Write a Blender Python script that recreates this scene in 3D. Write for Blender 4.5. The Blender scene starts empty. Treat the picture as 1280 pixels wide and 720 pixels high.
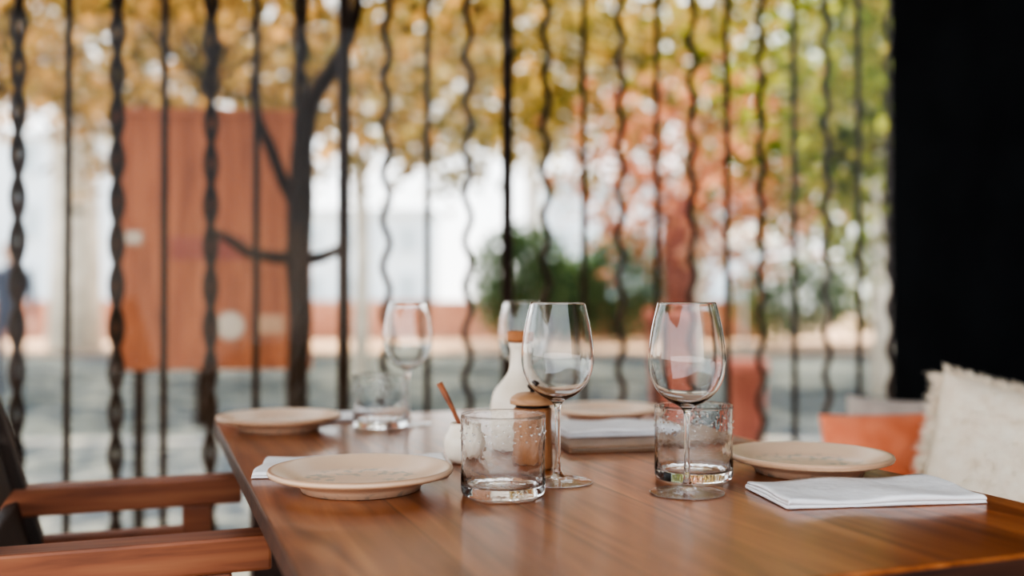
import bpy, bmesh, math, random
from mathutils import Vector, Matrix
random.seed(7)
S = bpy.context.scene
A20 = math.radians(20); C, SN = math.cos(A20), math.sin(A20)
def T(u, v, z=0.0): return Vector((u*C - v*SN, u*SN + v*C, z))
TOP = 0.75

# ---------------------------------------------------------------- materials
def base_mat(name):
    m = bpy.data.materials.new(name); m.use_nodes = True
    nt = m.node_tree
    return m, nt, nt.nodes["Principled BSDF"]
def N(nt, t, **kw):
    n = nt.nodes.new(t)
    for k, v in kw.items(): setattr(n, k, v)
    return n
def ramp(nt, cols, pos=None):
    r = N(nt, 'ShaderNodeValToRGB'); e = r.color_ramp.elements
    n = len(cols)
    while len(e) < n: e.new(0.5)
    for i, c in enumerate(cols):
        e[i].position = pos[i] if pos else i/(n-1)
        e[i].color = (*c, 1)
    return r
def noise_mat(name, c1, c2, scale=5, rough=0.6, bump=0.0, bscale=None, metal=0, stretch=(1,1,1), detail=4, spec=None, sss=0):
    m, nt, p = base_mat(name)
    tc = N(nt, 'ShaderNodeTexCoord'); mp = N(nt, 'ShaderNodeMapping'); mp.inputs['Scale'].default_value = stretch
    nt.links.new(tc.outputs['Object'], mp.inputs[0])
    nz = N(nt, 'ShaderNodeTexNoise'); nz.inputs['Scale'].default_value = scale; nz.inputs['Detail'].default_value = detail
    nt.links.new(mp.outputs[0], nz.inputs['Vector'])
    r = ramp(nt, [c1, c2], [0.35, 0.65]); nt.links.new(nz.outputs['Fac'], r.inputs[0])
    nt.links.new(r.outputs[0], p.inputs['Base Color'])
    p.inputs['Roughness'].default_value = rough; p.inputs['Metallic'].default_value = metal
    if spec is not None: p.inputs['Specular IOR Level'].default_value = spec
    if bump:
        b = N(nt, 'ShaderNodeBump'); b.inputs['Strength'].default_value = bump; b.inputs['Distance'].default_value = 0.01
        n2 = N(nt, 'ShaderNodeTexNoise'); n2.inputs['Scale'].default_value = bscale or scale*4
        nt.links.new(mp.outputs[0], n2.inputs['Vector']); nt.links.new(n2.outputs['Fac'], b.inputs['Height'])
        nt.links.new(b.outputs[0], p.inputs['Normal'])
    return m
def wood(name, dark, mid, light, axis='Y', rough=0.35, planks=0.0, coat=0.0):
    m, nt, p = base_mat(name)
    tc = N(nt, 'ShaderNodeTexCoord'); mp = N(nt, 'ShaderNodeMapping')
    st = {'X': (1.2, 14, 14), 'Y': (14, 1.2, 14), 'Z': (14, 14, 1.2)}[axis]
    mp.inputs['Scale'].default_value = st
    vec = tc.outputs['Object']
    if planks:
        sep = N(nt, 'ShaderNodeSeparateXYZ'); nt.links.new(vec, sep.inputs[0])
        d = N(nt, 'ShaderNodeMath', operation='DIVIDE'); d.inputs[1].default_value = planks
        nt.links.new(sep.outputs[0 if axis == 'Y' else 1], d.inputs[0])
        fl = N(nt, 'ShaderNodeMath', operation='FLOOR'); nt.links.new(d.outputs[0], fl.inputs[0])
        wn = N(nt, 'ShaderNodeTexWhiteNoise', noise_dimensions='1D'); nt.links.new(fl.outputs[0], wn.inputs['W'])
        ml = N(nt, 'ShaderNodeVectorMath', operation='SCALE'); nt.links.new(wn.outputs['Color'], ml.inputs[0]); ml.inputs['Scale'].default_value = 3
        ad = N(nt, 'ShaderNodeVectorMath', operation='ADD'); nt.links.new(vec, ad.inputs[0]); nt.links.new(ml.outputs[0], ad.inputs[1])
        vec = ad.outputs[0]
        fr = N(nt, 'ShaderNodeMath', operation='FRACT'); nt.links.new(d.outputs[0], fr.inputs[0])
    nt.links.new(vec, mp.inputs[0])
    nz = N(nt, 'ShaderNodeTexNoise'); nz.inputs['Scale'].default_value = 2.2; nz.inputs['Detail'].default_value = 8; nz.inputs['Distortion'].default_value = 1.2
    nt.links.new(mp.outputs[0], nz.inputs['Vector'])
    r = ramp(nt, [dark, mid, light], [0.3, 0.52, 0.75]); nt.links.new(nz.outputs['Fac'], r.inputs[0])
    col = r.outputs[0]
    if planks:
        mx = N(nt, 'ShaderNodeMix', data_type='RGBA', blend_type='MULTIPLY'); mx.inputs[0].default_value = 1
        rr = ramp(nt, [(0.72,0.7,0.68), (1.15,1.12,1.1)]); nt.links.new(wn.outputs['Value'], rr.inputs[0])
        nt.links.new(col, mx.inputs[6]); nt.links.new(rr.outputs[0], mx.inputs[7])
        g = ramp(nt, [(0.25,0.22,0.2), (1,1,1)], [0.0, 0.025]); nt.links.new(fr.outputs[0], g.inputs[0])
        m2 = N(nt, 'ShaderNodeMix', data_type='RGBA', blend_type='MULTIPLY'); m2.inputs[0].default_value = 1
        nt.links.new(mx.outputs[2], m2.inputs[6]); nt.links.new(g.outputs[0], m2.inputs[7]); col = m2.outputs[2]
    nt.links.new(col, p.inputs['Base Color'])
    b = N(nt, 'ShaderNodeBump'); b.inputs['Strength'].default_value = 0.12; b.inputs['Distance'].default_value = 0.003
    nt.links.new(nz.outputs['Fac'], b.inputs['Height']); nt.links.new(b.outputs[0], p.inputs['Normal'])
    p.inputs['Roughness'].default_value = rough; p.inputs['Coat Weight'].default_value = coat; p.inputs['Coat Roughness'].default_value = 0.15
    return m
def glass_mat(name, col, bump=0, scale=60, ior=1.45, clear=0.0):
    m, nt, p = base_mat(name)
    p.inputs['Base Color'].default_value = (*col, 1); p.inputs['Roughness'].default_value = 0.0
    p.inputs['Transmission Weight'].default_value = 1; p.inputs['IOR'].default_value = ior
    if clear:
        tr = N(nt, 'ShaderNodeBsdfTransparent'); mx = N(nt, 'ShaderNodeMixShader'); mx.inputs[0].default_value = clear
        nt.links.new(p.outputs[0], mx.inputs[1]); nt.links.new(tr.outputs[0], mx.inputs[2])
        nt.links.new(mx.outputs[0], nt.nodes['Material Output'].inputs[0])
    if bump:
        tc = N(nt, 'ShaderNodeTexCoord')
        n2 = N(nt, 'ShaderNodeTexNoise'); n2.inputs['Scale'].default_value = scale; n2.inputs['Detail'].default_value = 1
        nt.links.new(tc.outputs['Object'], n2.inputs['Vector'])
        b = N(nt, 'ShaderNodeBump'); b.inputs['Strength'].default_value = bump; b.inputs['Distance'].default_value = 0.002
        nt.links.new(n2.outputs['Fac'], b.inputs['Height']); nt.links.new(b.outputs[0], p.inputs['Normal'])
    return m
def leaf_mat(name, cols, trans=0.5):
    m = bpy.data.materials.new(name); m.use_nodes = True; nt = m.node_tree; nt.nodes.clear()
    g = N(nt, 'ShaderNodeNewGeometry'); r = ramp(nt, cols); nt.links.new(g.outputs['Random Per Island'], r.inputs[0])
    d = N(nt, 'ShaderNodeBsdfDiffuse'); t = N(nt, 'ShaderNodeBsdfTranslucent'); mx = N(nt, 'ShaderNodeMixShader'); mx.inputs[0].default_value = trans
    o = N(nt, 'ShaderNodeOutputMaterial')
    nt.links.new(r.outputs[0], d.inputs[0]); nt.links.new(r.outputs[0], t.inputs[0])
    nt.links.new(d.outputs[0], mx.inputs[1]); nt.links.new(t.outputs[0], mx.inputs[2]); nt.links.new(mx.outputs[0], o.inputs[0])
    return m
def pane_mat(name):
    m = bpy.data.materials.new(name); m.use_nodes = True; nt = m.node_tree; nt.nodes.clear()
    o = N(nt, 'ShaderNodeOutputMaterial'); tr = N(nt, 'ShaderNodeBsdfTransparent'); tl = N(nt, 'ShaderNodeBsdfTranslucent'); tl.inputs[0].default_value = (1,0.76,0.54,1)
    gl = N(nt, 'ShaderNodeBsdfGlossy'); gl.inputs['Roughness'].default_value = 0.02
    tc = N(nt, 'ShaderNodeTexCoord'); nz = N(nt, 'ShaderNodeTexNoise'); nz.inputs['Scale'].default_value = 1.1; nz.inputs['Detail'].default_value = 3
    nt.links.new(tc.outputs['Object'], nz.inputs['Vector'])
    mr = N(nt, 'ShaderNodeMapRange'); mr.inputs['From Min'].default_value = 0.35; mr.inputs['From Max'].default_value = 0.7; mr.inputs['To Min'].default_value = 0.002; mr.inputs['To Max'].default_value = 0.012
    nt.links.new(nz.outputs['Fac'], mr.inputs[0])
    m1 = N(nt, 'ShaderNodeMixShader'); nt.links.new(mr.outputs[0], m1.inputs[0]); nt.links.new(tr.outputs[0], m1.inputs[1]); nt.links.new(tl.outputs[0], m1.inputs[2])
    m2 = N(nt, 'ShaderNodeMixShader'); m2.inputs[0].default_value = 0.015
    nt.links.new(m1.outputs[0], m2.inputs[1]); nt.links.new(gl.outputs[0], m2.inputs[2]); nt.links.new(m2.outputs[0], o.inputs[0])
    return m
def plate_mat(name):
    m, nt, p = base_mat(name)
    tc = N(nt, 'ShaderNodeTexCoord'); sep = N(nt, 'ShaderNodeSeparateXYZ'); nt.links.new(tc.outputs['Object'], sep.inputs[0])
    cb = N(nt, 'ShaderNodeCombineXYZ'); nt.links.new(sep.outputs[0], cb.inputs[0]); nt.links.new(sep.outputs[1], cb.inputs[1])
    ln = N(nt, 'ShaderNodeVectorMath', operation='LENGTH'); nt.links.new(cb.outputs[0], ln.inputs[0])
    mr = N(nt, 'ShaderNodeMapRange'); mr.inputs['From Max'].default_value = 0.104; nt.links.new(ln.outputs['Value'], mr.inputs[0])
    ring = ramp(nt, [(0,0,0),(0,0,0),(1,1,1),(1,1,1),(0,0,0),(0,0,0)], [0,0.2,0.3,0.62,0.7,1]); nt.links.new(mr.outputs[0], ring.inputs[0])
    vz = N(nt, 'ShaderNodeTexNoise'); vz.inputs['Scale'].default_value = 75; vz.inputs['Detail'].default_value = 3; nt.links.new(tc.outputs['Object'], vz.inputs['Vector'])
    vr = ramp(nt, [(0,0,0),(0.6,0.6,0.6)], [0.52,0.60]); nt.links.new(vz.outputs['Fac'], vr.inputs[0])
    mu = N(nt, 'ShaderNodeMix', data_type='RGBA', blend_type='MULTIPLY'); mu.inputs[0].default_value = 1
    nt.links.new(ring.outputs[0], mu.inputs[6]); nt.links.new(vr.outputs[0], mu.inputs[7])
    edge = ramp(nt, [(0.76,0.54,0.39),(0.78,0.56,0.40),(0.42,0.22,0.12),(0.76,0.52,0.36)], [0,0.945,0.975,1.0]); nt.links.new(mr.outputs[0], edge.inputs[0])
    mx = N(nt, 'ShaderNodeMix', data_type='RGBA'); nt.links.new(mu.outputs[2], mx.inputs[0]); nt.links.new(edge.outputs[0], mx.inputs[6]); mx.inputs[7].default_value = (0.3,0.3,0.26,1)
    nt.links.new(mx.outputs[2], p.inputs['Base Color']); p.inputs['Roughness'].default_value = 0.3
    return m

M = {}
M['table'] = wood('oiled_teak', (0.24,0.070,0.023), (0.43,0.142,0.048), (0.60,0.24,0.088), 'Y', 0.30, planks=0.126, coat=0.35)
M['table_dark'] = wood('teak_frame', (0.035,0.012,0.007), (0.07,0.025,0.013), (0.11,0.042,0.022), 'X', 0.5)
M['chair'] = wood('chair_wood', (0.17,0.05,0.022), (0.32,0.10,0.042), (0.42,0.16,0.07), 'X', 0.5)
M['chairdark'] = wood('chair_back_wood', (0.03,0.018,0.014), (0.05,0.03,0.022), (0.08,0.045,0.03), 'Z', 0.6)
M['glass'] = glass_mat('clear_glass', (1,1,1))
M['glassfoot'] = glass_mat('clear_glass_foot', (1,1,1), clear=0.3)
M['rim'] = glass_mat('polished_rim_glass', (0.97,0.99,1), ior=1.3, clear=0.7)
M['tumbler'] = glass_mat('seeded_glass', (0.985,0.995,1.0), 0.26, 120, 1.36)
M['plate'] = plate_mat('glazed_stoneware')
M['napkin'] = noise_mat('linen_cloth', (0.86,0.85,0.87), (0.92,0.91,0.93), 30, 0.9, 0.35, 45)
M['ceramic'] = noise_mat('cream_ceramic', (0.84,0.72,0.59), (0.90,0.79,0.66), 8, 0.3)
M['cork'] = noise_mat('cork_stopper', (0.36,0.13,0.05), (0.48,0.2,0.08), 60, 0.8)
M['lid'] = wood('light_wood_lid', (0.40,0.2,0.1), (0.55,0.31,0.17), (0.66,0.4,0.24), 'X', 0.4)
M['millwood'] = wood('mill_wood', (0.26,0.11,0.05), (0.40,0.18,0.085), (0.5,0.25,0.12), 'Z', 0.35)
M['darkmetal'] = noise_mat('dark_metal', (0.03,0.025,0.022), (0.06,0.045,0.04), 20, 0.35, metal=0.8)
M['iron'] = noise_mat('wrought_iron', (0.010,0.005,0.004), (0.026,0.012,0.009), 30, 0.7, 0.2, metal=0.0, spec=0.2)
M['leather'] = noise_mat('tan_leather', (0.30,0.17,0.10), (0.38,0.22,0.14), 30, 0.5, 0.2, 200)
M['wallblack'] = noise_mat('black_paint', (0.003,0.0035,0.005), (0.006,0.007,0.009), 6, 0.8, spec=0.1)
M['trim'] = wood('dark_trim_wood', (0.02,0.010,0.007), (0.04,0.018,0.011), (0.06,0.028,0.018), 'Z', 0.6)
M['coral'] = noise_mat('coral_cloth', (0.86,0.23,0.11), (0.94,0.30,0.16), 20, 0.9, 0.3, 400)
M['cream'] = noise_mat('cream_boucle', (0.92,0.78,0.63), (0.97,0.86,0.72), 40, 0.95, 0.8, 160)
M['grey'] = noise_mat('grey_linen', (0.40,0.34,0.30), (0.5,0.43,0.38), 20, 0.9)
M['bench'] = wood('bench_wood', (0.05,0.025,0.015), (0.10,0.05,0.03), (0.15,0.08,0.05), 'Y', 0.5)
M['floor'] = noise_mat('terrace_concrete', (0.12,0.12,0.12), (0.18,0.17,0.165), 3, 0.8, 0.1)
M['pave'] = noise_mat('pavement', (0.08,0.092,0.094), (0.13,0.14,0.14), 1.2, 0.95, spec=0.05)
M['road'] = noise_mat('asphalt', (0.055,0.066,0.070), (0.105,0.118,0.122), 0.45, 1.0, spec=0.0)  # bluish shade under the trees is put into the road colour
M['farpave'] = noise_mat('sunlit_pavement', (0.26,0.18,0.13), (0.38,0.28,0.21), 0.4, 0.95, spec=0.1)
M['kerb'] = noise_mat('kerb_stone', (0.18,0.18,0.17), (0.24,0.24,0.23), 4, 0.9, spec=0.1)
M['ceil'] = noise_mat('plaster_ceiling', (0.60,0.47,0.36), (0.66,0.53,0.42), 2, 0.8)
M['pinkwall'] = noise_mat('pink_render', (0.42,0.19,0.125), (0.56,0.29,0.20), 1, 0.85)
M['facade'] = noise_mat('pale_render', (0.52,0.62,0.68), (0.68,0.77,0.82), 0.15, 0.85)
M['window'] = noise_mat('window_glass_dark', (0.34,0.42,0.46), (0.41,0.49,0.53), 1, 0.25)
M['sign'] = wood('rusty_board', (0.24,0.066,0.024), (0.40,0.118,0.043), (0.50,0.17,0.07), 'Z', 0.6)
M['label'] = noise_mat('paper_label', (0.50,0.40,0.31), (0.6,0.5,0.4), 10, 0.7)
M['bark'] = noise_mat('dark_bark', (0.010,0.005,0.004), (0.024,0.012,0.009), 12, 0.95, 0.5, spec=0.1)
M['palebark'] = noise_mat('plane_bark', (0.55,0.48,0.39), (0.78,0.70,0.58), 3, 0.85)
M['redbark'] = noise_mat('red_bark', (0.20,0.07,0.05), (0.32,0.12,0.085), 6, 0.85)
M['terracotta'] = noise_mat('terracotta', (0.30,0.075,0.05), (0.38,0.11,0.07), 6, 0.7)
M['soil'] = noise_mat('soil', (0.05,0.03,0.02), (0.1,0.06,0.04), 20, 1)
M['leafA'] = leaf_mat('autumn_leaves', [(0.045,0.045,0.015),(0.28,0.22,0.065),(0.10,0.10,0.03),(0.52,0.33,0.11),(0.05,0.06,0.018),(0.56,0.43,0.15),(0.15,0.13,0.04)])
M['leafO'] = leaf_mat('copper_leaves', [(0.07,0.045,0.018),(0.38,0.22,0.075),(0.13,0.10,0.035),(0.56,0.33,0.13),(0.06,0.05,0.018),(0.28,0.21,0.07)])
M['leafG'] = leaf_mat('green_leaves', [(0.018,0.034,0.009),(0.09,0.13,0.027),(0.33,0.36,0.07),(0.035,0.06,0.015),(0.32,0.28,0.08),(0.06,0.09,0.022)])
M['leafB'] = leaf_mat('bush_leaves', [(0.05,0.10,0.05),(0.10,0.17,0.08),(0.17,0.24,0.11)], 0.35)
M['leafR'] = leaf_mat('coral_leaves', [(0.36,0.13,0.08),(0.60,0.26,0.16),(0.22,0.08,0.05),(0.68,0.36,0.24),(0.30,0.20,0.08)])
M['canvas'] = noise_mat('white_canvas', (0.85,0.85,0.83), (0.92,0.92,0.9), 4, 0.8)
M['cloth'] = noise_mat('navy_cloth', (0.02,0.03,0.05), (0.04,0.05,0.08), 10, 0.9)
M['skin'] = noise_mat('skin', (0.5,0.3,0.22), (0.55,0.34,0.25), 10, 0.6)
M['hair'] = noise_mat('dark_hair', (0.03,0.02,0.015), (0.05,0.03,0.02), 40, 0.6)
M['pane'] = pane_mat('hazy_window_glass')  # warm translucent film paints haze over the view through the pane

# ---------------------------------------------------------------- mesh builder
class MB:
    def __init__(s): s.v=[]; s.f=[]; s.m=[]; s.mats=[]; s.sm=[]
    def mi(s, k):
        if k not in s.mats: s.mats.append(k)
        return s.mats.index(k)
    def add(s, vs, fs, k, smooth=True):
        o=len(s.v); s.v += [tuple(x) for x in vs]; i=s.mi(k)
        for f in fs: s.f.append(tuple(a+o for a in f)); s.m.append(i); s.sm.append(smooth)
    def tube(s, path, radii, k, n=10, caps=True):
        path=[Vector(p) for p in path]
        if not isinstance(radii,(list,tuple)): radii=[radii]*len(path)
        vs=[]; fs=[]; up=None
        for i,p in enumerate(path):
            d=(path[min(i+1,len(path)-1)]-path[max(i-1,0)]).normalized()
            if up is None:
                up=Vector((1,0,0)) if abs(d.x)<0.8 else Vector((0,1,0))
            up=(up-d*up.dot(d)).normalized(); w=d.cross(up)
            for j in range(n):
                a=2*math.pi*j/n; vs.append(p+(up*math.cos(a)+w*math.sin(a))*radii[i])
        for i in range(len(path)-1):
            for j in range(n):
                fs.append((i*n+j,i*n+(j+1)%n,(i+1)*n+(j+1)%n,(i+1)*n+j))
        if caps:
            fs.append(tuple(range(n))[::-1]); fs.append(tuple((len(path)-1)*n+j for j in range(n)))
        s.add(vs,fs,k)
    def lathe(s, prof, k, n=64, at=(0,0,0), smooth=True, split=None, k2=None, hi=False):
        vs=[]; fs=[]; rings=[]; f2=set()
        for r,z in prof:
            if r<1e-6: rings.append([len(vs)]); vs.append((at[0],at[1],at[2]+z))
            else:
                rings.append(list(range(len(vs),len(vs)+n)))
                for j in range(n):
                    a=2*math.pi*j/n; vs.append((at[0]+r*math.cos(a),at[1]+r*math.sin(a),at[2]+z))
        for q,(a,b) in enumerate(zip(rings[:-1],rings[1:])):
            st=len(fs)
            for j in range(n):
                j2=(j+1)%n
                if len(a)==1 and len(b)==1: continue
                if len(a)==1: fs.append((a[0],b[j2],b[j]))
                elif len(b)==1: fs.append((a[j],a[j2],b[0]))
                else: fs.append((a[j],a[j2],b[j2],b[j]))
            if split is not None:
                zq=(prof[q][1]+prof[q+1][1])/2
                if (zq>split if hi else zq<split): f2.update(range(st,len(fs)))
        base=len(s.f); s.add(vs,fs,k,smooth)
        if f2:
            i2=s.mi(k2)
            for x in f2: s.m[base+x]=i2
    def box(s, c, d, k, rot=None, bev=0.0):
        bm=bmesh.new(); bmesh.ops.create_cube(bm,size=1)
        for v in bm.verts: v.co=Vector((v.co.x*d[0],v.co.y*d[1],v.co.z*d[2]))
        if bev: bmesh.ops.bevel(bm,geom=bm.edges[:],offset=bev,segments=2,affect='EDGES',profile=0.6)
        R=rot if rot is not None else Matrix.Identity(3)
        bm.verts.index_update()
        s.add([R@v.co+Vector(c) for v in bm.verts],[tuple(v.index for v in f.verts) for f in bm.faces],k,False); bm.free()
    def leaf(s, p, size, k):
        d=Vector((random.gauss(0,1),random.gauss(0,1),random.gauss(0,0.8))).normalized()
        w=d.cross(Vector((random.gauss(0,1),random.gauss(0,1),random.gauss(0,1)))).normalized()
        nn=d.cross(w)
        p=Vector(p)
        s.add([p,p+d*size*.45+w*size*.38+nn*size*.06,p+d*size,p+d*size*.45-w*size*.38+nn*size*.06],[(0,1,2),(0,2,3)],k,False)
    def obj(s, name, loc=(0,0,0), rotz=0, parent=None, fixn=True):
        me=bpy.data.meshes.new(name); me.from_pydata(s.v,[],s.f)
        for k in s.mats: me.materials.append(M[k])
        me.polygons.foreach_set('material_index',s.m); me.polygons.foreach_set('use_smooth',s.sm)
        if fixn:
            bm=bmesh.new(); bm.from_mesh(me); bmesh.ops.recalc_face_normals(bm,faces=bm.faces[:]); bm.to_mesh(me); bm.free()
        me.update()
        o=bpy.data.objects.new(name,me); bpy.context.collection.objects.link(o)
        o.location=loc; o.rotation_euler=(0,0,rotz)
        if parent: o.parent=parent
        return o
def empty(name, loc=(0,0,0), rotz=0):
    o=bpy.data.objects.new(name,None); bpy.context.collection.objects.link(o); o.location=loc; o.rotation_euler=(0,0,rotz); return o
def smooth_prof(pts, sub=5):
    out=[]; n=len(pts)
    for i in range(n-1):
        p0=pts[max(i-1,0)];p1=pts[i];p2=pts[i+1];p3=pts[min(i+2,n-1)]
        for k in range(sub):
            t=k/sub
            out.append(tuple(0.5*((2*p1[a])+(-p0[a]+p2[a])*t+(2*p0[a]-5*p1[a]+4*p2[a]-p3[a])*t*t+(-p0[a]+3*p1[a]-3*p2[a]+p3[a])*t**3) for a in range(len(p1))))
    out.append(pts[-1]); return out

# ---------------------------------------------------------------- table
U0,U1,V0,V1 = 0.109,0.865,0.640,1.838
tbl = empty('dining_table', T((U0+U1)/2,(V0+V1)/2,0), A20)
W,L = U1-U0, V1-V0
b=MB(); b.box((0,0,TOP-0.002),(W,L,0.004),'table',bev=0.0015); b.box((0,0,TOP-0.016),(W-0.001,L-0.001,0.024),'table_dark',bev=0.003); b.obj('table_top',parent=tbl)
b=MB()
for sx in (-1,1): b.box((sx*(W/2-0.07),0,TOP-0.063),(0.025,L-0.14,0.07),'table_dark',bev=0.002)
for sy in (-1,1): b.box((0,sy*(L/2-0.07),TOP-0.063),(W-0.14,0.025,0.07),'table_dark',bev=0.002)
b.obj('apron',parent=tbl)
i=0
for sx in (-1,1):
    for sy in (-1,1):
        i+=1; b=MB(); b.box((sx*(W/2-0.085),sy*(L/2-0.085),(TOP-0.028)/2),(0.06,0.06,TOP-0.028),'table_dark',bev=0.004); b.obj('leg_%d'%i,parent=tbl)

# ---------------------------------------------------------------- tableware
def plate(x,y,r=0.103):
    k=r/0.103
    out=[(0,0.003),(0.058,0.003),(0.060,0.0),(0.066,0.0),(0.069,0.006),(0.082,0.012),(0.097,0.0160),(0.1025,0.0182),(0.1040,0.0212),(0.1028,0.0240),(0.099,0.0245),(0.094,0.0228),(0.086,0.0188),(0.076,0.0148),(0.070,0.0110),(0.05,0.0095),(0,0.0095)]
    b=MB(); b.lathe([(a*k,z) for a,z in out],'plate',96); return b.obj('dinner_plate',(x,y,TOP+0.0005))
plate(-0.170,1.125); plate(-0.383,1.640,0.1); plate(0.366,1.232,0.1)
p=T(0.757,1.60); plate(p.x,p.y,0.096)

def wineglass(x,y,h=0.21):
    o=[(0,0.0),(0.030,0.0),(0.0400,0.0004),(0.0407,0.0010),(0.0400,0.0016),(0.034,0.0021),(0.020,0.0036),(0.008,0.0075),(0.0042,0.016),(0.0034,0.035),(0.0032,0.06),(0.0034,0.082),(0.0048,0.091),(0.011,0.0965),(0.022,0.1025),(0.033,0.1130),(0.0398,0.127),(0.0425,0.143),(0.0420,0.158),(0.0390,0.180),(0.0350,0.198),(0.0322,0.2092)]
    o=smooth_prof(o,4)
    inn=[(0.0318,0.2098),(0.0314,0.2092),(0.0342,0.198),(0.0382,0.180),(0.0412,0.158),(0.0417,0.143),(0.0390,0.1276),(0.0323,0.1138),(0.0215,0.1040),(0.010,0.0990),(0.0001,0.0975)]
    inn=smooth_prof(inn,4)[0:]+[(0,0.0975)]
    b=MB(); b.lathe([(max(r,0),z) for r,z in o+inn],'glass',96,split=0.006,k2='glassfoot'); return b.obj('wine_glass',(x,y,TOP+0.0003))
wineglass(0.193,1.100); wineglass(0.0534,1.166); wineglass(-0.178,1.700); wineglass(0.018,1.78)

def tumbler(x,y,r=0.0465,h=0.088,rz=0):
    prof=[(0,0.002),(r*0.85,0.002),(r*0.93,0.0005),(r*0.985,0.004),(r,0.012),(r*0.99,0.03),(r*0.99,0.06),(r,h-0.003),(r,h-0.0005),(r-0.0004,h),(r-0.0008,h-0.0005),(r-0.0009,h-0.003),(r-0.0016,0.05),(r-0.0028,0.018),(r-0.007,0.011),(r*0.5,0.0095),(0,0.010)]
    b=MB(); b.lathe([(0,0.002)]+smooth_prof(prof[1:-1],3)+[(0,0.010)],'tumbler',80,split=h-0.003,k2='rim',hi=True)
    for i in range(22):
        a=2*math.pi*i/22
        for zz,rr in ((h-0.019,0.0014),(h-0.026,0.0010)):
            aa=a+(0.14 if rr<0.0012 else 0)
            c=Vector((math.cos(aa)*(r*0.99+0.0002),math.sin(aa)*(r*0.99+0.0002),zz))
            b.lathe([(0,-rr),(rr*.8,-rr*.6),(rr,0),(rr*.8,rr*.6),(0,rr)],'tumbler',8,at=c)
    return b.obj('water_tumbler',(x,y,TOP+0.0005),rz)
tumbler(-0.0097,1.093); tumbler(0.2165,1.190,0.0465,0.088,1); tumbler(-0.221,1.675,0.0455,0.088,2)

# ceramic oil bottle
b=MB(); pr=smooth_prof([(0.036,0.0),(0.0395,0.004),(0.0415,0.03),(0.041,0.058),(0.036,0.083),(0.025,0.098),(0.0155,0.112),(0.0128,0.128),(0.0125,0.142),(0.0142,0.148),(0.0142,0.152),(0.010,0.153)],4)
b.lathe([(0,0.0)]+pr+[(0,0.150)],'ceramic',56)
b.lathe([(0,0.148),(0.0095,0.148),(0.0105,0.154),(0.0165,0.155),(0.0170,0.158),(0.0170,0.167),(0.015,0.169),(0,0.169)],'cork',32)
b.obj('oil_bottle',(0.010,1.40,TOP+0.0005))
# wooden mill / spice jar
b=MB()
b.lathe([(0,0),(0.024,0),(0.0255,0.003),(0.0245,0.03),(0.0235,0.06),(0.0245,0.074),(0.0225,0.077),(0,0.077)],'millwood',48)
b.lathe([(0,0.077),(0.0215,0.077),(0.0215,0.0805),(0,0.0805)],'darkmetal',48)
b.lathe(smooth_prof([(0.0001,0.0805),(0.0255,0.0805),(0.0285,0.084),(0.0275,0.089),(0.019,0.0945),(0.008,0.096),(0.0001,0.096)],3),'lid',48)
b.lathe(smooth_prof([(0.0001,0.0955),(0.003,0.0965),(0.0030,0.0985),(0.0062,0.102),(0.006,0.106),(0.0001,0.109)],3),'darkmetal',24)
b.obj('pepper_mill',(0.026,1.262,TOP+0.0005))
# sauce pot with wooden spoon
b=MB()
b.lathe([(0,0)]+smooth_prof([(0.016,0.0),(0.022,0.006),(0.0265,0.02),(0.0262,0.032),(0.021,0.043),(0.0185,0.050),(0.0195,0.052),(0.0165,0.052),(0.0165,0.049),(0.020,0.040),(0.024,0.030),(0.022,0.014),(0.012,0.005)],3)+[(0,0.005)],'ceramic',48)
b.obj('sauce_pot',(-0.062,1.305,TOP+0.0005))
b=MB(); b.tube([(0.010,0.002,0.010),(0.0,0.002,0.035),(-0.018,0.0,0.075),(-0.033,-0.003,0.104)],[0.005,0.0026,0.003,0.0042],'chair',10)
b.lathe([(0,-0.004),(0.005,-0.003),(0.008,0),(0.006,0.004),(0,0.005)],'chair',16,at=(0.010,0.002,0.012))
b.obj('wooden_spoon',(-0.062,1.305,TOP+0.0005))

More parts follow.
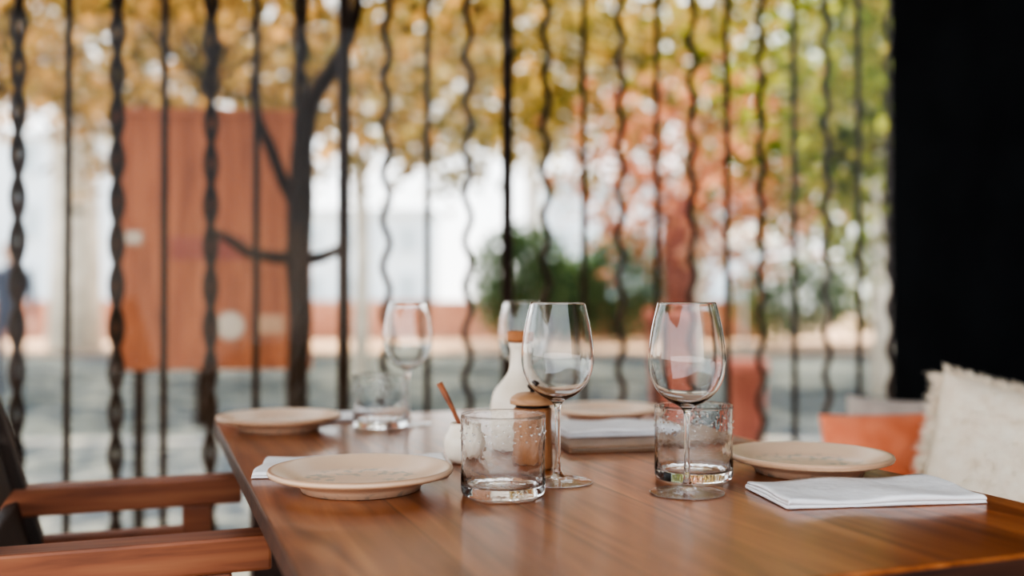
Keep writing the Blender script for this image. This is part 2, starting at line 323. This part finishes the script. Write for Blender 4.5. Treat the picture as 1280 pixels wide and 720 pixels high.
def napkin(x,y,w,d,rot,t=0.009,seed=1):
    rnd=random.Random(seed); b=MB(); nl=3; th=t/nl; nx=40
    def sheet(off):
        pts=[]
        ys=[-d/2,d/2]
        for l in range(nl):
            z=th*(l+.5); a,bn=(ys if l%2==0 else ys[::-1])
            a*=1-0.012*l; bn*=1-0.012*l
            for k in range(13):
                q=k/12; pts.append((a+(bn-a)*q, z, l, q))
            if l<nl-1:
                for k in range(1,6):
                    an=math.pi*k/6; sg=1 if bn>0 else -1
                    pts.append((bn+sg*math.sin(an)*th*.62, z+th/2-math.cos(an)*th/2, l+.5, 1))
        return pts
    P=sheet(0); hw=th*0.43
    m=len(P); ring=[]
    for i in range(m):
        y0,z0=P[max(i-1,0)][:2]; y1,z1=P[min(i+1,m-1)][:2]
        dy,dz=y1-y0,z1-z0; ln=math.hypot(dy,dz) or 1
        ring.append((P[i][0],P[i][1],-dz/ln*hw,dy/ln*hw))
    loop=[(y+a,z+c) for y,z,a,c in ring]+[(y-a,z-c) for y,z,a,c in ring[::-1]]
    vs=[];fs=[]; K=len(loop); p1,p2=rnd.random()*6,rnd.random()*6
    for i in range(nx+1):
        s_=i/nx; xx=(0.5-0.5*math.cos(math.pi*s_)-.5)
        for (yy,zz) in loop:
            lift=zz/t
            e=min(s_,1-s_); rim=-0.0012*lift*max(0,1-e/0.08)
            wv=(0.0016*math.sin(xx*11+p1+yy*18)+0.0011*math.sin(yy*60+p2+xx*6))*lift
            vs.append((xx*w*(1-0.014*lift)+0.0014*math.sin(yy*70+p1)*lift, yy+0.0026*math.sin(xx*9+p2)*lift, max(0.0002,zz+wv+rim)))
    for i in range(nx):
        for j in range(K): fs.append((i*K+j,i*K+(j+1)%K,(i+1)*K+(j+1)%K,(i+1)*K+j))
    h=K//2
    for base in (0,nx*K):
        for j in range(h-1): fs.append((base+j,base+j+1,base+K-2-j,base+K-1-j))
    b.add(vs,fs,'napkin')
    return b.obj('folded_napkin',(x,y,TOP+0.0008),rot)
napkin(0.380,1.083,0.220,0.112,math.radians(8),0.010,3)
napkin(-0.200,1.262,0.235,0.130,math.radians(6),0.006,4)
p=T(0.275,1.782); napkin(p.x,p.y,0.20,0.085,A20,0.006,5)
b=MB(); b.box((0,0,0.0015),(0.27,0.19,0.003),'leather',bev=0.001); b.box((0,0,0.0048),(0.262,0.184,0.0022),'label',bev=0.0005); b.box((0,0,0.0075),(0.27,0.19,0.003),'leather',bev=0.001)
b.box((-0.134,0,0.0045),(0.004,0.19,0.009),'leather',bev=0.001)
b.obj('menu_folder',(0.195,1.50,TOP+0.0005),math.radians(11))
nn=napkin(0.155,1.535,0.175,0.11,math.radians(12),0.012,6); nn.location.z=TOP+0.0105

# ---------------------------------------------------------------- armchair
ch=empty('wooden_armchair',T(0,1.518,0),A20)
def cb(nm,c,d,k='chair',ry=0,bev=0.004):
    b=MB(); b.box((0,0,0),d,k,bev=bev); o=b.obj(nm,c,parent=ch); o.rotation_euler=(0,ry,0); return o
lean=math.radians(-16)
hv=0.218
for i,s in enumerate((-1,1)):
    cb('arm_%d'%(i+1),(-0.035,s*hv,0.648),(0.36,0.052,0.044))
    cb('front_leg_%d'%(i+1),(0.075,s*hv,0.313),(0.045,0.045,0.626))
    cb('side_rail_%d'%(i+1),(-0.04,s*hv,0.565),(0.235,0.028,0.05))
    cb('seat_rail_%d'%(i+1),(-0.04,s*hv,0.40),(0.235,0.03,0.06))
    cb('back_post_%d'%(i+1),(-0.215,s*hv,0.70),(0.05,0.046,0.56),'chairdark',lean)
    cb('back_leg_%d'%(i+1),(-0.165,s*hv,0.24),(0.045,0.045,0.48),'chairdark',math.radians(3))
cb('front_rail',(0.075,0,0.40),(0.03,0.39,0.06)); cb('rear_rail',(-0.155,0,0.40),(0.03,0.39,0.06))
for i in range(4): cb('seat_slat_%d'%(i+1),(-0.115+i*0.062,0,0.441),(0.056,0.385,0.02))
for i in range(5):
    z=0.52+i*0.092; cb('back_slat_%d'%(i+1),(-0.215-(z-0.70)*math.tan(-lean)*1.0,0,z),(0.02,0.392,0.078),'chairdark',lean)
cb('brace',(0.03,0,0.25),(0.03,0.39,0.05))

# ---------------------------------------------------------------- bench + cushions
bn=empty('bench_seat',T(1.50,1.0,0),A20)
b=MB(); b.box((0,0,0.385),(0.56,2.1,0.04),'bench',bev=0.005); b.obj('seat',parent=bn)
b=MB()
for y in (-1.0,-0.35,0.35,1.0): b.box((-0.22,y,0.1825),(0.05,0.05,0.365),'bench'); b.box((0.22,y,0.1825),(0.05,0.05,0.365),'bench')
b.box((-0.22,0,0.33),(0.03,2.0,0.07),'bench')
b.obj('legs',parent=bn)
def cushion(name,loc,w,h,t,k,R,fringe=0,shag=0):
    b=MB(); n=28
    def pt(a,c,s):
        ea=1-abs(a)**2.6; ec=1-abs(c)**2.6
        th=t/2*(max(ea,0)*max(ec,0))**0.5
        pin=1-0.05*(1-abs(a)**2)*abs(c)**3
        pin2=1-0.05*(1-abs(c)**2)*abs(a)**3
        return Vector((a*w/2*pin2, s*th, c*h/2*pin))
    vs=[];fs=[]
    for s in (1,-1):
        for i in range(n+1):
            for j in range(n+1):
                a=math.sin((i/n-.5)*math.pi);c=math.sin((j/n-.5)*math.pi); q=pt(a,c,s)
                q.y+=0.004*math.sin(a*9+s)*math.cos(c*8)*(1-abs(a)**4)*(1-abs(c)**4); vs.append(q)
    o=(n+1)**2
    for i in range(n):
        for j in range(n):
            q=i*(n+1)+j; fs.append((q,q+1,q+n+2,q+n+1)); fs.append((o+q,o+q+n+1,o+q+n+2,o+q+1))
    b.add(vs,fs,k)
    def tuft(p0,d,ln,wd):
        side=d.cross(Vector((random.gauss(0,1),random.gauss(0,1),random.gauss(0,1)))).normalized()*wd
        dr=Vector((random.gauss(0,.25),random.gauss(0,.25),-0.35))
        p1=p0+d*ln*.5+dr*ln*.15; p2=p0+d*ln*.9+dr*ln*.5
        b.add([p0-side,p0+side,p1+side*.9,p1-side*.9,p2+side*.3,p2-side*.3],[(0,1,2,3),(3,2,4,5)],k,True)
    for _ in range(fringe):
        e=random.randrange(4); q=random.uniform(-1,1)
        a,c=[(q,1),(q,-1),(1,q),(-1,q)][e]
        d=Vector((a if e>1 else a*.35,random.gauss(0,.25),c if e<2 else c*.35)).normalized()
        tuft(pt(a*.99,c*.99,1),d,random.uniform(.016,.036),.0020)
    for _ in range(shag):
        a=random.uniform(-.97,.97);c=random.uniform(-.97,.97);s=random.choice((1,-1)); p0=pt(a,c,s)
        d=Vector((random.gauss(0,.6),s*0.5,random.gauss(0,.6)-.2)).normalized(); tuft(p0,d,random.uniform(.004,.010),.0015)
    ob=b.obj(name,loc); ob.rotation_euler=R; return ob
cushion('fringed_cushion',(1.005,1.90,0.606),0.42,0.355,0.15,'cream',(math.radians(-14),math.radians(11),math.radians(-30)),2800,6000)
cushion('coral_cushion',(0.870,2.28,0.573),0.31,0.27,0.13,'coral',(math.radians(-18),math.radians(-4),math.radians(-20)))
cushion('grey_cushion',(0.940,2.46,0.582),0.24,0.28,0.10,'grey',(math.radians(-10),0,math.radians(-36)))

# ---------------------------------------------------------------- room shell
def wallbox(name,u0,u1,v0,v1,z0,z1,k):
    b=MB(); b.box((0,0,0),(u1-u0,v1-v0,z1-z0),k); return b.obj(name,T((u0+u1)/2,(v0+v1)/2,(z0+z1)/2),A20)
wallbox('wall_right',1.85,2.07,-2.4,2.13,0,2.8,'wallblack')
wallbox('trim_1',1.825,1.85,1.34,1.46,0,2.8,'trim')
wallbox('floor',-4.2,3.6,-3.0,3.05,-0.08,0,'floor')
wallbox('added_ceiling',-4.2,3.6,-1.4,3.6,2.8,2.92,'ceil')  # unseen, added to keep sky and sun off the table; overhangs the fence

# ---------------------------------------------------------------- iron fence
F0=Vector((-1.282,2.58,0)); FD=Vector((0.1153,0.0327,0)); fdir=FD.normalized(); fang=math.atan2(FD.y,FD.x)
fence=empty('iron_fence',F0,fang); sp=FD.length
zb,zt=0.10,2.8
for n in range(-12,27):
    b=MB(); x=n*sp; h=zt-zb
    if n%2:
        r=0.0175 if n in (-5,7,11) else 0.0095
        b.tube([(x,0,zb),(x,0,zt)],r,'iron',8); nm='straight_bar'
    elif n<=6:
        seg=150
        for s in (0,math.pi):
            b.tube([(x+0.0115*math.cos(s+t*h*28/seg),0.0115*math.sin(s+t*h*28/seg),zb+h*t/seg) for t in range(seg+1)],0.0105,'iron',6)
        nm='twisted_bar'
    else:
        seg=170; amp=0.0105
        b.tube([(x+amp*math.sin(t*h*2*math.pi/0.135/seg+n*1.3),0,zb+h*t/seg) for t in range(seg+1)],0.0100,'iron',8)
        nm='wavy_bar'
    b.obj(nm,parent=fence)
b=MB(); b.box((sp*7,0,0.09),(sp*39.5,0.04,0.035),'iron')
b.box((sp*7,0,2.6),(sp*39.5,0.04,0.03),'iron')
for n in (-12,-1,11,26): b.box((n*sp,0,0.045),(0.05,0.05,0.09),'iron')
b.obj('rails',parent=fence)
b=MB(); x0,x1=-12.5*sp,26.5*sp
b.add([(x0,-0.10,0.02),(x1,-0.10,0.02),(x1,-0.10,2.79),(x0,-0.10,2.79)],[(0,1,2,3)],'pane',False)
b.obj('window_1',F0,fang,fixn=False)

# ---------------------------------------------------------------- street
def gbox(name,x0,x1,y0,y1,z0,z1,k):
    b=MB(); b.box((0,0,0),(x1-x0,y1-y0,z1-z0),k); return b.obj(name,((x0+x1)/2,(y0+y1)/2,(z0+z1)/2))
gbox('pavement',-60,60,-10,7.2,-0.3,-0.09,'pave')
gbox('kerb',-60,60,7.2,7.45,-0.3,-0.07,'kerb')
gbox('road',-60,60,7.45,20,-0.3,-0.16,'road')
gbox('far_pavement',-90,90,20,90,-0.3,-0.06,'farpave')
gbox('low_garden_wall',-40,6.5,25.6,26,-0.06,0.95,'pinkwall')
def building(x0,x1,y,h,k='facade'):
    b=MB(); b.box(((x0+x1)/2,y+3,h/2-0.06),(x1-x0,6,h),k)
    n=int((x1-x0)/3)
    for i in range(n):
        for j in range(int(h/3)):
            cx=x0+(i+.5)*(x1-x0)/n
            b.box((cx,y-0.02,1.8+j*3),(1.2,0.1,1.5),'window'); b.box((cx,y-0.06,1.0+j*3),(1.4,0.2,0.08),'facade')
    b.box(((x0+x1)/2,y+2.9,h),(x1-x0+.6,6.6,0.3),k)
    return b.obj('apartment_building')
building(-34,-19,48,9); building(22,40,60,9); building(-14,-5,62,6.5); building(2,17,66,9)

# notice board behind the fence
sb=empty('notice_board',(-1.195,4.0,0),math.radians(6))
b=MB(); b.box((0,0,1.205),(0.765,0.03,1.04),'sign',bev=0.005)
b.obj('panel',parent=sb)
b=MB(); b.box((0,-0.018,1.715),(0.775,0.012,0.03),'sign'); b.box((0,-0.018,0.70),(0.775,0.012,0.03),'sign')
b.box((-0.375,-0.018,1.2),(0.022,0.012,1.02),'sign'); b.box((0.375,-0.018,1.2),(0.022,0.012,1.02),'sign'); b.obj('frame',parent=sb)
b=MB()
cyl=[( 0.065+0.055*math.cos(a*math.pi/16),-0.02,0.86+0.055*math.sin(a*math.pi/16)) for a in range(32)]
b.add(cyl+[(x,-0.028,z) for x,_,z in cyl],[tuple(range(32,64))]+[(i,(i+1)%32,32+(i+1)%32,32+i) for i in range(32)],'label',False)
b.box((0.225,-0.02,0.865),(0.10,0.006,0.07),'lid'); b.box((-0.02,-0.02,1.17),(0.30,0.006,0.09),'terracotta'); b.box((-0.31,-0.02,1.21),(0.06,0.006,0.05),'label')
b.obj('labels',parent=sb)
b=MB()
for s in (-1,1): b.tube([(s*0.3,0.035,-0.09),(s*0.3,0.035,1.65)],0.022,'iron',12)
b.obj('posts',parent=sb)

def Q(px,py,d): return ((px-640)/1244*d,d,0.963+(375-py)/1244*d)
b=MB(); D=3.55
b.tube([(-0.78,D,-0.09),(-0.755,D,0.35),Q(372,470,D),Q(376,400,D),Q(372,330,D),Q(376,250,D),Q(377,190,D),Q(384,140,D),Q(398,110,D),Q(418,82,D),Q(434,50,D),Q(446,10,D),Q(450,-60,D)],[0.042,0.038,0.036,0.042,0.044,0.048,0.040,0.036,0.032,0.030,0.026,0.022,0.012],'bark',12)
b.tube([Q(372,262,D),Q(354,228,D),Q(338,185,D),Q(322,150,D),Q(316,110,D),Q(322,50,D),Q(318,-40,D)],[0.026,0.022,0.021,0.019,0.015,0.011,0.008],'bark',10)
b.tube([Q(376,322,D),Q(345,322,D),Q(310,316,D),Q(288,300,D),Q(266,288,D)],[0.026,0.023,0.021,0.018,0.012],'bark',10)
b.tube([Q(374,326,D),Q(400,322,D),Q(420,314,D),Q(436,300,D)],[0.026,0.022,0.019,0.012],'bark',10)
b.tube([Q(380,160,D),Q(368,120,D),Q(372,60,D),Q(366,-30,D)],[0.02,0.013,0.011,0.007],'bark',8)
b.obj('bare_tree')

def tree(name,x,y,h0,spread,top,trunk_r,leafk,nleaf,ls,barkk='palebark',low=2.7,clump=0.42,nc=60,flat=1.0,g=-0.05):
    b=MB()
    b.tube([(x,y,g),(x+.03,y,h0*.4),(x-.04,y,h0*.8),(x,y,h0)],[trunk_r*1.15,trunk_r,trunk_r*.92,trunk_r*.85],barkk,12)
    cs=[]
    for i in range(nc):
        while True:
            dx=random.uniform(-1,1);dy=random.uniform(-1,1);dz=random.uniform(-1,1)
            if dx*dx+dy*dy+dz*dz<1: break
        cs.append(Vector((x+dx*spread,y+dy*spread*flat,(low+top)/2+dz*(top-low)/2)))
    for c in cs[::4]:
        m=Vector((x+(c.x-x)*.45,y+(c.y-y)*.45,h0+(c.z-h0)*.6))
        b.tube([(x,y,h0*.96),m,c],[trunk_r*.35,trunk_r*.2,0.012],barkk,6)
    for i in range(nleaf):
        c=random.choice(cs)
        b.leaf((c.x+random.gauss(0,clump),c.y+random.gauss(0,clump),max(low-.5,c.z+random.gauss(0,clump*.7))),ls*random.uniform(.7,1.3),leafk)
    return b.obj(name,fixn=False)
tree('plane_tree',-2.75,8.9,3.0,3.3,6.0,0.07,'leafO',4600,0.15,'bark',low=2.3,g=-.16)
tree('plane_tree',-9.0,20.5,5.0,4.5,9.0,0.48,'leafO',4000,0.24,low=4.0,g=-.06)
tree('plane_tree',2.5,13.6,3.6,4.0,6.8,0.15,'leafA',5000,0.17,low=2.2,g=-.16,nc=75)
tree('plane_tree',-2.2,14.5,4.2,4.2,7.2,0.10,'leafA',4800,0.18,low=2.4,g=-.16,nc=75)
tree('plane_tree',4.3,11.5,3.2,3.0,6.0,0.14,'leafG',5400,0.14,low=1.5,g=-.16,nc=75)
tree('plane_tree',-7.5,14,4.0,3.6,7.5,0.10,'leafO',3800,0.2,'bark',low=2.4,g=-.16)
tree('plane_tree',8.5,22,4.0,4.5,8.5,0.2,'leafG',4500,0.26,low=1.8,g=-.06)
tree('plane_tree',0.5,23,4.6,5.0,9.5,0.14,'leafA',3800,0.26,low=3.6,g=-.06)
tree('leafy_sapling',2.15,5.6,1.9,0.75,3.3,0.035,'leafG',2100,0.09,'bark',low=1.35,clump=0.18,nc=42,g=-.09)
tree('coral_maple',1.55,9.2,1.9,1.15,2.95,0.15,'leafR',1400,0.10,'redbark',low=1.15,clump=0.28,nc=36,g=.8)
def planter(name,x,y,r,h,g):
    b=MB(); b.lathe([(0,0),(r*.78,0),(r*.8,0.02),(r*.95,h*.86),(r*1.05,h*.87),(r*1.07,h*.97),(r*1.02,h),(r*.9,h),(r*.88,h*.92),(0,h*.92)],'terracotta',40)
    b.lathe([(0,h*.925),(r*.88,h*.925),(0,h*.94)],'soil',24); return b.obj(name,(x,y,g))
planter('terracotta_planter',1.50,9.2,0.26,1.05,-0.16)
planter('terracotta_planter',1.53,6.5,0.135,0.66,-0.09)
def bush(x,y,rx,rz,n=2200,ls=0.16,k='leafB'):
    b=MB()
    for i in range(6): b.tube([(x,y,-.06),(x+random.uniform(-.5,.5)*rx,y+random.uniform(-.3,.3),rz*1.2)],[.04,.015],'bark',6)
    for i in range(n):
        while True:
            d=Vector((random.uniform(-1,1),random.uniform(-1,1),random.uniform(-1,1)))
            if 0.35<d.length<1: break
        b.leaf((x+d.x*rx,y+d.y*rx*.6,max(0.1,rz+d.z*rz)),ls*random.uniform(.7,1.3),k)
    return b.obj('garden_bush',fixn=False)
bush(0.2,23,1.2,1.4,3000); bush(1.3,23.6,0.9,1.0,1600); bush(2.6,24,1.3,1.35,2200); bush(6.6,23.5,1.5,1.0,1800); bush(8.8,24,1.6,1.3,1500,.16,'leafG')
b=MB(); b.lathe([(0,0.45),(0.5,0.3),(1.1,0.0),(1.12,-0.12),(1.08,-0.1),(0.5,0.25),(0,0.4)],'canvas',8,at=(5.0,21.5,2.15),smooth=False)
b.tube([(5.0,21.5,-0.06),(5.0,21.5,2.6)],0.03,'canvas',8); b.lathe([(0,0),(0.3,0),(0.3,0.08),(0,0.1)],'kerb',20,at=(5.0,21.5,-0.06)); b.obj('market_parasol')

# pedestrian
def person(x,y,g):
    e=empty('pedestrian',(x,y,g),0.4)
    J={'pel':(0,0,.93),'sp':(0,0,1.15),'ch':(0,0,1.34),'nk':(0,0,1.47),'hd':(0,0,1.53),
       'sl':(-.17,0,1.40),'el':(-.23,.03,1.13),'wl':(-.22,-.06,.88),'sr':(.17,0,1.40),'er':(.23,-.02,1.13),'wr':(.22,-.12,.90),
       'hl':(-.09,0,.88),'kl':(-.10,-.10,.50),'al':(-.10,-.05,.08),'tl':(-.10,-.2,.04),'hr':(.09,0,.88),'kr':(.10,.05,.49),'ar':(.10,.22,.10),'tr':(.10,.09,.03)}
    Rr={'pel':.14,'sp':.13,'ch':.15,'nk':.055,'hd':.05,'sl':.065,'el':.045,'wl':.03,'sr':.065,'er':.045,'wr':.03,'hl':.09,'kl':.06,'al':.042,'tl':.035,'hr':.09,'kr':.06,'ar':.042,'tr':.035}
    E=[('pel','sp'),('sp','ch'),('ch','nk'),('nk','hd'),('ch','sl'),('sl','el'),('el','wl'),('ch','sr'),('sr','er'),('er','wr'),('pel','hl'),('hl','kl'),('kl','al'),('al','tl'),('pel','hr'),('hr','kr'),('kr','ar'),('ar','tr')]
    ks=list(J); me=bpy.data.meshes.new('body'); me.from_pydata([J[k] for k in ks],[(ks.index(a),ks.index(c)) for a,c in E],[])
    o=bpy.data.objects.new('body',me); bpy.context.collection.objects.link(o); o.parent=e
    o.modifiers.new('skin','SKIN'); o.modifiers.new('sub','SUBSURF').render_levels=2
    for i,k in enumerate(ks):
        sv=me.skin_vertices[0].data[i]; sv.radius=(Rr[k],Rr[k]*.8); sv.use_root=(k=='pel')
    me.materials.append(M['cloth'])
    b=MB(); b.lathe(smooth_prof([(0.0001,-.12),(.045,-.105),(.065,-.06),(.078,0),(.078,.05),(.055,.1),(0.0001,.12)],3),'skin',20,at=(0,0,1.63)); 
    b.tube([(0,-.075,1.64),(0,-.1,1.60)],[.008,.014],'skin',8)
    for s in (-1,1): b.lathe([(0,-.025),(.012,0),(0,.025)],'skin',8,at=(s*.08,0,1.62)); b.lathe([(0,-.008),(.01,0),(0,.008)],'hair',8,at=(s*.03,-.07,1.64))
    b.obj('head',parent=e)
    b=MB(); b.lathe(smooth_prof([(.082,-.02),(.09,.03),(.07,.09),(0.0001,.128)],3),'hair',20,at=(0,.012,1.635)); b.obj('hair',parent=e)
    for s,w in ((-1,'wl'),(1,'wr')):
        b=MB(); q=Vector(J[w]); b.tube([q,q+Vector((0,-.01,-.05)),q+Vector((0,-.015,-.09))],[.026,.036,.03],'skin',10)
        for i in range(4): 
            f=q+Vector((0,-.045+i*.02,-.085)); b.tube([f,f+Vector((0,-.005,-.04)),f+Vector((-s*.012,-.01,-.07))],[.009,.008,.006],'skin',6)
        f=q+Vector((0,-.03,-.04)); b.tube([f,f+Vector((0,-.03,-.03)),f+Vector((0,-.035,-.06))],[.011,.009,.007],'skin',6)
        b.obj('hand',parent=e)
person(-5.45,10.8,-0.16)

# ---------------------------------------------------------------- light
w=bpy.data.worlds.new('sky'); S.world=w; w.use_nodes=True; nt=w.node_tree
bg=nt.nodes['Background']; tc=N(nt,'ShaderNodeTexCoord'); sp_=N(nt,'ShaderNodeSeparateXYZ'); nt.links.new(tc.outputs['Generated'],sp_.inputs[0])
r=ramp(nt,[(0.94,0.93,0.91),(0.84,0.92,0.98),(0.70,0.81,0.97)],[0.0,0.25,1.0]); nt.links.new(sp_.outputs[2],r.inputs[0]); nt.links.new(r.outputs[0],bg.inputs[0]); bg.inputs[1].default_value=2.3
sd=bpy.data.lights.new('sun','SUN'); sd.energy=12; sd.angle=math.radians(1); sd.color=(1,0.82,0.56)
so=bpy.data.objects.new('sun',sd); bpy.context.collection.objects.link(so)
d=Vector((0.35,-0.42,-0.95)); so.rotation_euler=d.to_track_quat('-Z','Y').to_euler()

# ---------------------------------------------------------------- camera
cd=bpy.data.cameras.new('camera'); co=bpy.data.objects.new('camera',cd); bpy.context.collection.objects.link(co)
cd.lens=35; cd.sensor_width=36; co.location=(0,0,0.963); co.rotation_euler=(math.radians(90.69),0,0)
cd.dof.use_dof=True; cd.dof.focus_distance=1.12; cd.dof.aperture_fstop=1.8; cd.clip_start=0.02; cd.clip_end=400
S.camera=co
S.view_settings.view_transform='AgX'; S.view_settings.look='AgX - High Contrast'; S.view_settings.exposure=0.62
